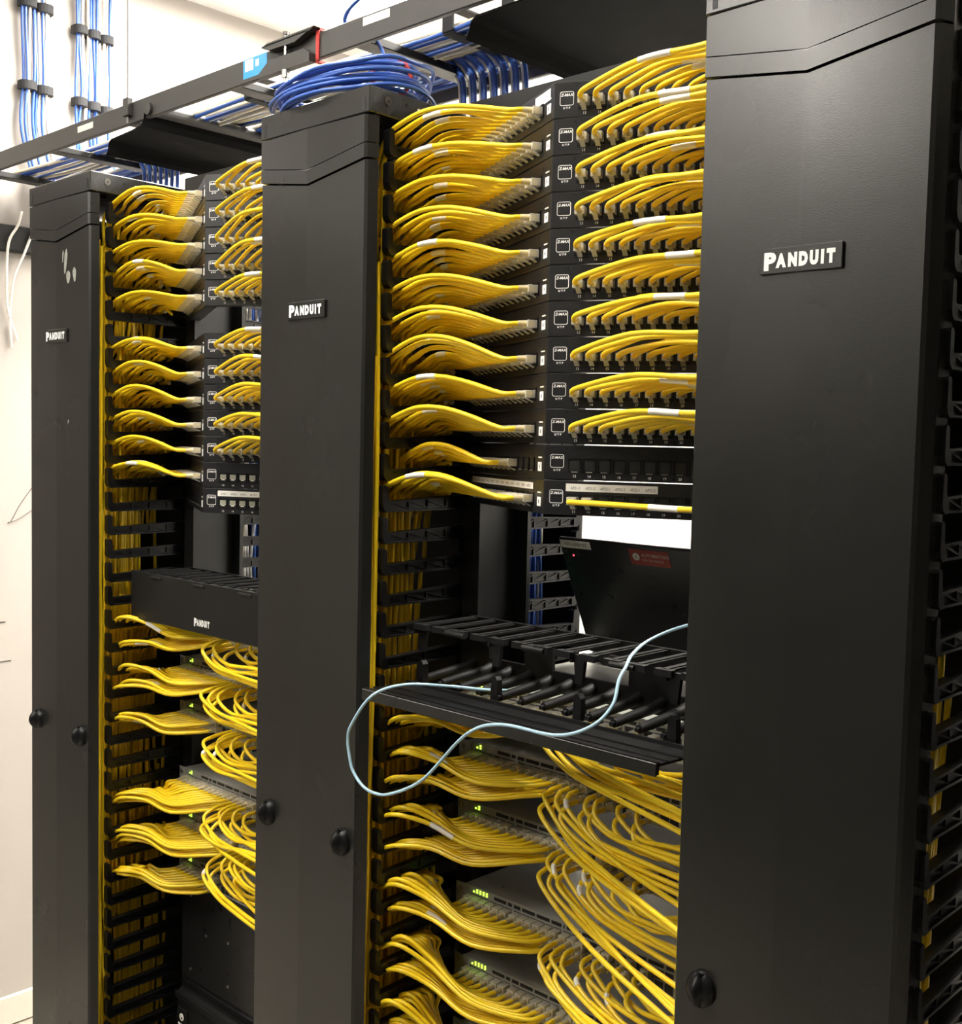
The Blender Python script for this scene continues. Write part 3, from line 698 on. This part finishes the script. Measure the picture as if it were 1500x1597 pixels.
# drop-out trays
def tray(x0, x1, y0, y1, z, label):
    n = 10; prof = []
    for q in range(5): a = math.pi * (1.0 + .5 * q / 4); prof.append((x0 + .03 + .03 * math.cos(a), z - .0 - .03 * math.sin(a) * -1 + .0))
    prof = [(x0 - .006, z - .028), (x0, z - .02), (x0 + .004, z - .006), (x0 + .014, z), (x1 - .05, z + .004), (x1 - .012, z + .008), (x1 - .002, z + .02), (x1, z + .038), (x1 + .008, z + .046), (x1 + .018, z + .046), (x1 + .024, z + .038)]
    th = .003
    inner = [(a, b - th) for a, b in prof]
    poly = prof + inner[::-1]; m_ = len(prof)
    mb = MB(); v = [(a, y0, b) for a, b in poly] + [(a, y1, b) for a, b in poly]; N = len(poly)
    mb.add(v, [(i, (i + 1) % N, N + (i + 1) % N, N + i) for i in range(N)])
    for i in range(m_ - 1):
        mb.add([v[i], v[i + 1], v[N - 2 - i], v[N - 1 - i]], [(0, 1, 2, 3)]); mb.add([v[N + i], v[N + i + 1], v[2 * N - 2 - i], v[2 * N - 1 - i]], [(3, 2, 1, 0)])
    to = tag(obj('dropout_tray', mb.mesh('dropout_tray', 'traydark')), label, 'cable tray', 'cable drop-out trays')
    obj('rolled_lip', MB().tube([(x1 + .012, y0 - .001, z + .036), (x1 + .012, y1, z + .036)], .0125, 10).mesh('rolled_lip', 'tray'), to)
    return to
tray(-.82, -.672, .19, .56, 2.272, 'black curved cable drop-out tray above the farthest column')
tray(.222, .60, .21, .62, 2.283, 'wide black curved cable drop-out tray at top, above the near rack')
# splice clamp on the rail
cl = empty('splice_clamp', (-.194, YS, ZS), 'black splice clamp with zinc bolt joining the overhead rail', 'clamp')
obj('plate', MB().prism([(-.066, .044), (.07, .044), (.082, .049), (-.05, .049)], -.0142, .012, 1).prism([(-.066, .046), (-.045, .036), (.03, .034), (.07, .046)], -.0142, -.0002, 1).mesh('plate', 'tray'), cl)
obj('plate', MB().prism([(-.075, .0), (-.045, .018), (.055, .018), (.07, .008), (.07, -.006), (-.075, -.006)], -.0142, -.0002, 1).mesh('plate', 'tray'), cl)
bo = obj('bolt', MB().cyl((0, -.010, -.026), .0034, .08, 2, 10).mesh('bolt', 'steel'), cl)
obj('nut', MB().cyl((0, -.010, -.019), .0075, .0125, 2, 6).mesh('nut', 'steel'), bo); obj('nut', MB().cyl((0, -.010, .0525), .0065, .005, 2, 6).mesh('nut', 'brass'), bo)
def flat(name, x0, x1, z0, z1, mt, label, cat, extra=None):
    mb = MB().box(x0, x1, YS - .0006, YS - .00005, z0, z1, 0)
    if extra: extra(mb)
    return tag(obj(name, mb.mesh(name, mt)), label, cat)
flat('adhesive_label', -.962, -.893, 2.3115, 2.3245, ['paper'], 'small white label on the far end of the overhead rail', 'label')
flat('adhesive_label', -.002, .062, 2.318, 2.331, ['paper'], 'small white label on the overhead rail above the middle column', 'label')
def ex(mb): mb.box(-.328, -.303, YS - .0009, YS - .0006, 2.312, 2.332, 1).box(-.296, -.286, YS - .0009, YS - .0006, 2.316, 2.328, 1).box(-.32, -.27, YS - .0009, YS - .0006, 2.3335, 2.3355, 2)
flat('product_sticker', -.334, -.262, 2.300, 2.334, ['sticker', 'paper', 'sticker2'], 'bright blue printed sticker on the overhead rail beside the clamp', 'sticker', ex)
rd = MB().tube([(-.7365, YS - .006, CEIL), (-.7365, YS - .006, ZS + .0)], .0022, 8)
ro = obj('threaded_rod', rd.mesh('threaded_rod', 'greyj0')); tag(ro, 'thin steel rod hanging from ceiling to the overhead rail', 'rod')
obj('rod_clip', MB().bbox(-.747, -.726, YS - .012, YS, ZS + .014, ZS + .05, .001).mesh('rod_clip', 'tray'), ro)
tv = MB()
for q in range(1): 
    x = -.1164
    tv.box(x - .004, x + .004, YS - .003, YS - .0008, ZS - .006, ZS + .049).box(x - .004, x + .004, YS - .003, YS + .013, ZS - .008, ZS - .004).box(x - .004, x + .004, YS - .003, YS + .013, ZS + .045, ZS + .049)
tag(obj('tie_wrap', tv.mesh('tie_wrap', 'red')), 'dark red tie wrapped around the overhead rail', 'tie')

# cables lying on the runway
random.seed(21)
for i in range(36):
    lay = i // 18; y = .30 + (i % 18) * .0112 + rnd(.002); z = ZS + .024 + lay * .009 + rnd(.002) + (.012 if 5 < i % 18 < 13 else 0)
    cc = 'cream' if random.random() < .6 else 'blue'
    pts = []
    for j in range(13):
        x = -1.55 + 3.2 * j / 12; pts.append((x, y + rnd(.008), z + rnd(.006)))
    tag(obj('network_cable', MB().tube(smooth(pts, 4), .0042, 7).mesh('network_cable', cc)), '%s cable along the overhead runway, %s from the aisle in the %s layer' % (cc, NTH[i % 18], ('lower', 'upper')[lay]), 'cable', ('cream' if cc == 'cream' else 'blue') + ' cables on the overhead runway')
# cables dropping from the runway behind the columns
for k, tx in ((-1, 'farthest column'), (0, 'middle column')):
    for i in range(20):
        cc = ['blue', 'cream'][i % 3 == 0]
        x = (.0 if k == 0 else -1.07) + i * .0082; yb = .42 - .004 * (i % 3); z1 = ZS + .045
        pts = [(x - .30, yb - .03 + .005 * i, z1), (x - .16, yb - .01, z1 + .002), (x - .06, yb, z1 - .008), (x - .012, yb, z1 - .04), (x + .004, yb - .004, z1 - .09), (x + .004, yb - .008, z1 - .2), (x * .9 + .01 - .07 * (k < 0), yb - .01, z1 - .5)]
        tag(obj('network_cable', MB().tube(smooth(pts, 5), .0040, 7).mesh('network_cable', cc)), '%s cable dropping from the runway behind the %s, %s from left' % (cc, tx, NTH[i]), 'cable', ('cream' if cc == 'cream' else 'blue') + ' cables dropping behind the ' + tx)
# tie straps round the runway bundle
def strap(name, y0, y1, x, z0, z1, label):
    mb = MB().bbox(x - .012, x + .012, y0 - .004, y1 + .004, z1, z1 + .004, .001).bbox(x - .012, x + .012, y0 - .006, y0 - .001, z0, z1 + .003, .001).bbox(x - .012, x + .012, y1 + .001, y1 + .006, z0, z1 + .003, .001).bbox(x - .012, x + .012, y0 - .004, y1 + .004, z0 - .003, z0, .001)
    return tag(obj(name, mb.mesh(name, 'velcro')), label, 'strap', 'hook and loop straps')
strap('cable_strap', .29, .50, -.45, ZS + .0185, ZS + .058, 'black strap around the runway cables beyond the middle column')
strap('cable_strap', .29, .50, .10, ZS + .0185, ZS + .058, 'black strap around the runway cables above the middle column')
strap('cable_strap', .29, .50, .23, ZS + .0185, ZS + .058, 'black strap around the runway cables near the wide tray')

# ------------------------------------------------------------------ blue coil on the middle column
random.seed(3)
pts = []; N = 14; cx, cy, cz = .092, .094, 2.135
for i in range(N * 14):
    a = 2 * math.pi * i / 14 + 2.2; lp_ = i / 14
    r = 1 + .10 * math.sin(lp_ * 2.3) + rnd(.025)
    px = cx + .150 * r * math.cos(a) * .86 - .02 * math.sin(a) + .01 * math.sin(lp_ * 1.7)
    py = cy + .098 * r * math.sin(a)
    pz = cz + .0026 * lp_ + .022 * (1 + math.cos(a - .9 - .2 * math.sin(lp_))) * .5 * (.4 + .6 * lp_ / N) + rnd(.003)
    pts.append((px, py, max(pz, 2.1335)))
pts += [(.12, .14, 2.20), (.06, .19, 2.245), (.0, .225, 2.30), (-.05, .225, 2.325), (-.075, .218, 2.346), (-.06, .212, 2.362), (-.02, .21, 2.376), (.05, .21, 2.40), (.2, .24, 2.5), (.34, .3, 2.7), (.38, .32, CEIL)]
co = obj('cable_coil', MB().tube(smooth(pts, 3), .0031, 7).mesh('cable_coil', 'blue'))
tag(co, 'coil of blue network cable resting on top of the middle column', 'cable coil')
a_ = MB(); ring = [(.205 + .016 * math.cos(t), .074 + .022 * math.cos(t), 2.166 + .027 * math.sin(t)) for t in [2 * math.pi * q / 16 for q in range(17)]]
a_.tube(ring, .0035, 6); tag(obj('tie_wrap', a_.mesh('tie_wrap', 'red')), 'dark red tie around the blue cable coil', 'tie')

# ------------------------------------------------------------------ left wall: cable bundles, raceway and white leads
random.seed(9)
for g, (ya, yb_, n_) in enumerate(((.35, .425, 9), (.50, .60, 11))):
    for i in range(n_):
        y = ya + (yb_ - ya) * i / (n_ - 1); cc = 'blue' if i in ((0, 1, 3, 4, 6) if g == 0 else (0, 1, 4, 5, 6, 10)) else 'cream'
        x = -1.575 + rnd(.006)
        pts = [(x, y, CEIL), (x, y + rnd(.004), 2.75), (x + rnd(.004), y + rnd(.006), 2.6), (x, y + rnd(.006), 2.48), (x + .005, y + .012 + rnd(.006), 2.38), (x + .03, y + .03, 2.30), (x + .10, y + .05, 2.255), (x + .3, y + .06, 2.25)]
        tag(obj('network_cable', MB().tube(smooth(pts, 4), .0040, 7).mesh('network_cable', cc)), '%s cable running down the wall, %s from left in the %s bundle' % ({'blue': 'blue', 'cream': 'white'}[cc], NTH[i], ['left', 'right'][g]), 'cable', '%s wall cables in the %s bundle' % ({'blue': 'blue', 'cream': 'white'}[cc], ['left', 'right'][g]))
    for z in ((2.79, 2.575), (2.76, 2.565))[g]:
        for s_ in range(2 if g == 0 else 3):
            a, b = ya - .008 + (yb_ - ya + .016) * s_ / (2 if g == 0 else 3), ya - .008 + (yb_ - ya + .016) * (s_ + 1) / (2 if g == 0 else 3)
            n1 = 8; ring = []
            for q in range(n1 + 1): t = math.pi * q / n1; ring.append((-1.575 + .018 * math.sin(t) + .002, (a + b) / 2 - (b - a) / 2 * math.cos(t)))
            pl = ring + [(-1.590, b), (-1.590, a)]
            mb = MB().prism(pl, z - .011 - .004 * s_, z + .011 - .004 * s_, 2)
            tag(obj('cable_strap', mb.mesh('cable_strap', 'velcro')), 'black strap on the wall cables, %s from left, %s row of the %s bundle' % (NTH[s_], 'upper' if z > 2.7 else 'lower', ['left', 'right'][g]), 'strap', 'wall bundle straps')
tag(obj('wall_raceway', MB().bbox(-1.6, -1.565, -.2, 1.4, 2.132, 2.2, .003).mesh('wall_raceway', 'metal')), 'black horizontal raceway fixed on the left wall', 'raceway')
for q, pts in enumerate(([(-1.57, .345, 2.24), (-1.56, .3279, 2.198), (-1.555, .302, 2.15), (-1.56, .2985, 2.06), (-1.58, .31, 1.98), (-1.59, .34, 1.90)], [(-1.57, .40, 2.25), (-1.56, .372, 2.195), (-1.555, .345, 2.13), (-1.57, .322, 2.06), (-1.585, .318, 1.96), (-1.59, .325, 1.88)])):
    tag(obj('white_lead', MB().tube(smooth(pts, 5), .0035, 7).mesh('white_lead', 'sleeve')), ['left', 'right'][q] + ' of two white leads hanging over the wall raceway', 'cable', 'white wall leads')
lw_ = MB()
lw_.tube(smooth([(-1.598, .3846, 1.5012), (-1.597, .35, 1.455), (-1.597, .325, 1.41), (-1.598, .3167, 1.4062), (-1.597, .345, 1.415), (-1.598, .3845, 1.4392)], 4), .0009, 5)
tag(obj('loose_wire', lw_.mesh('loose_wire', 'brass')), 'thin loose wire curling on the left wall', 'wire')
for z, y1 in ((1.135, .309), (1.0266, .3243)): tag(obj('wall_tick', MB().box(-1.6, -1.5985, .2, y1, z - .0012, z + .0012).mesh('wall_tick', 'brass')), 'short dark horizontal edge strip on the left wall, %s one' % ('upper' if z > 1.1 else 'lower'), 'strip')
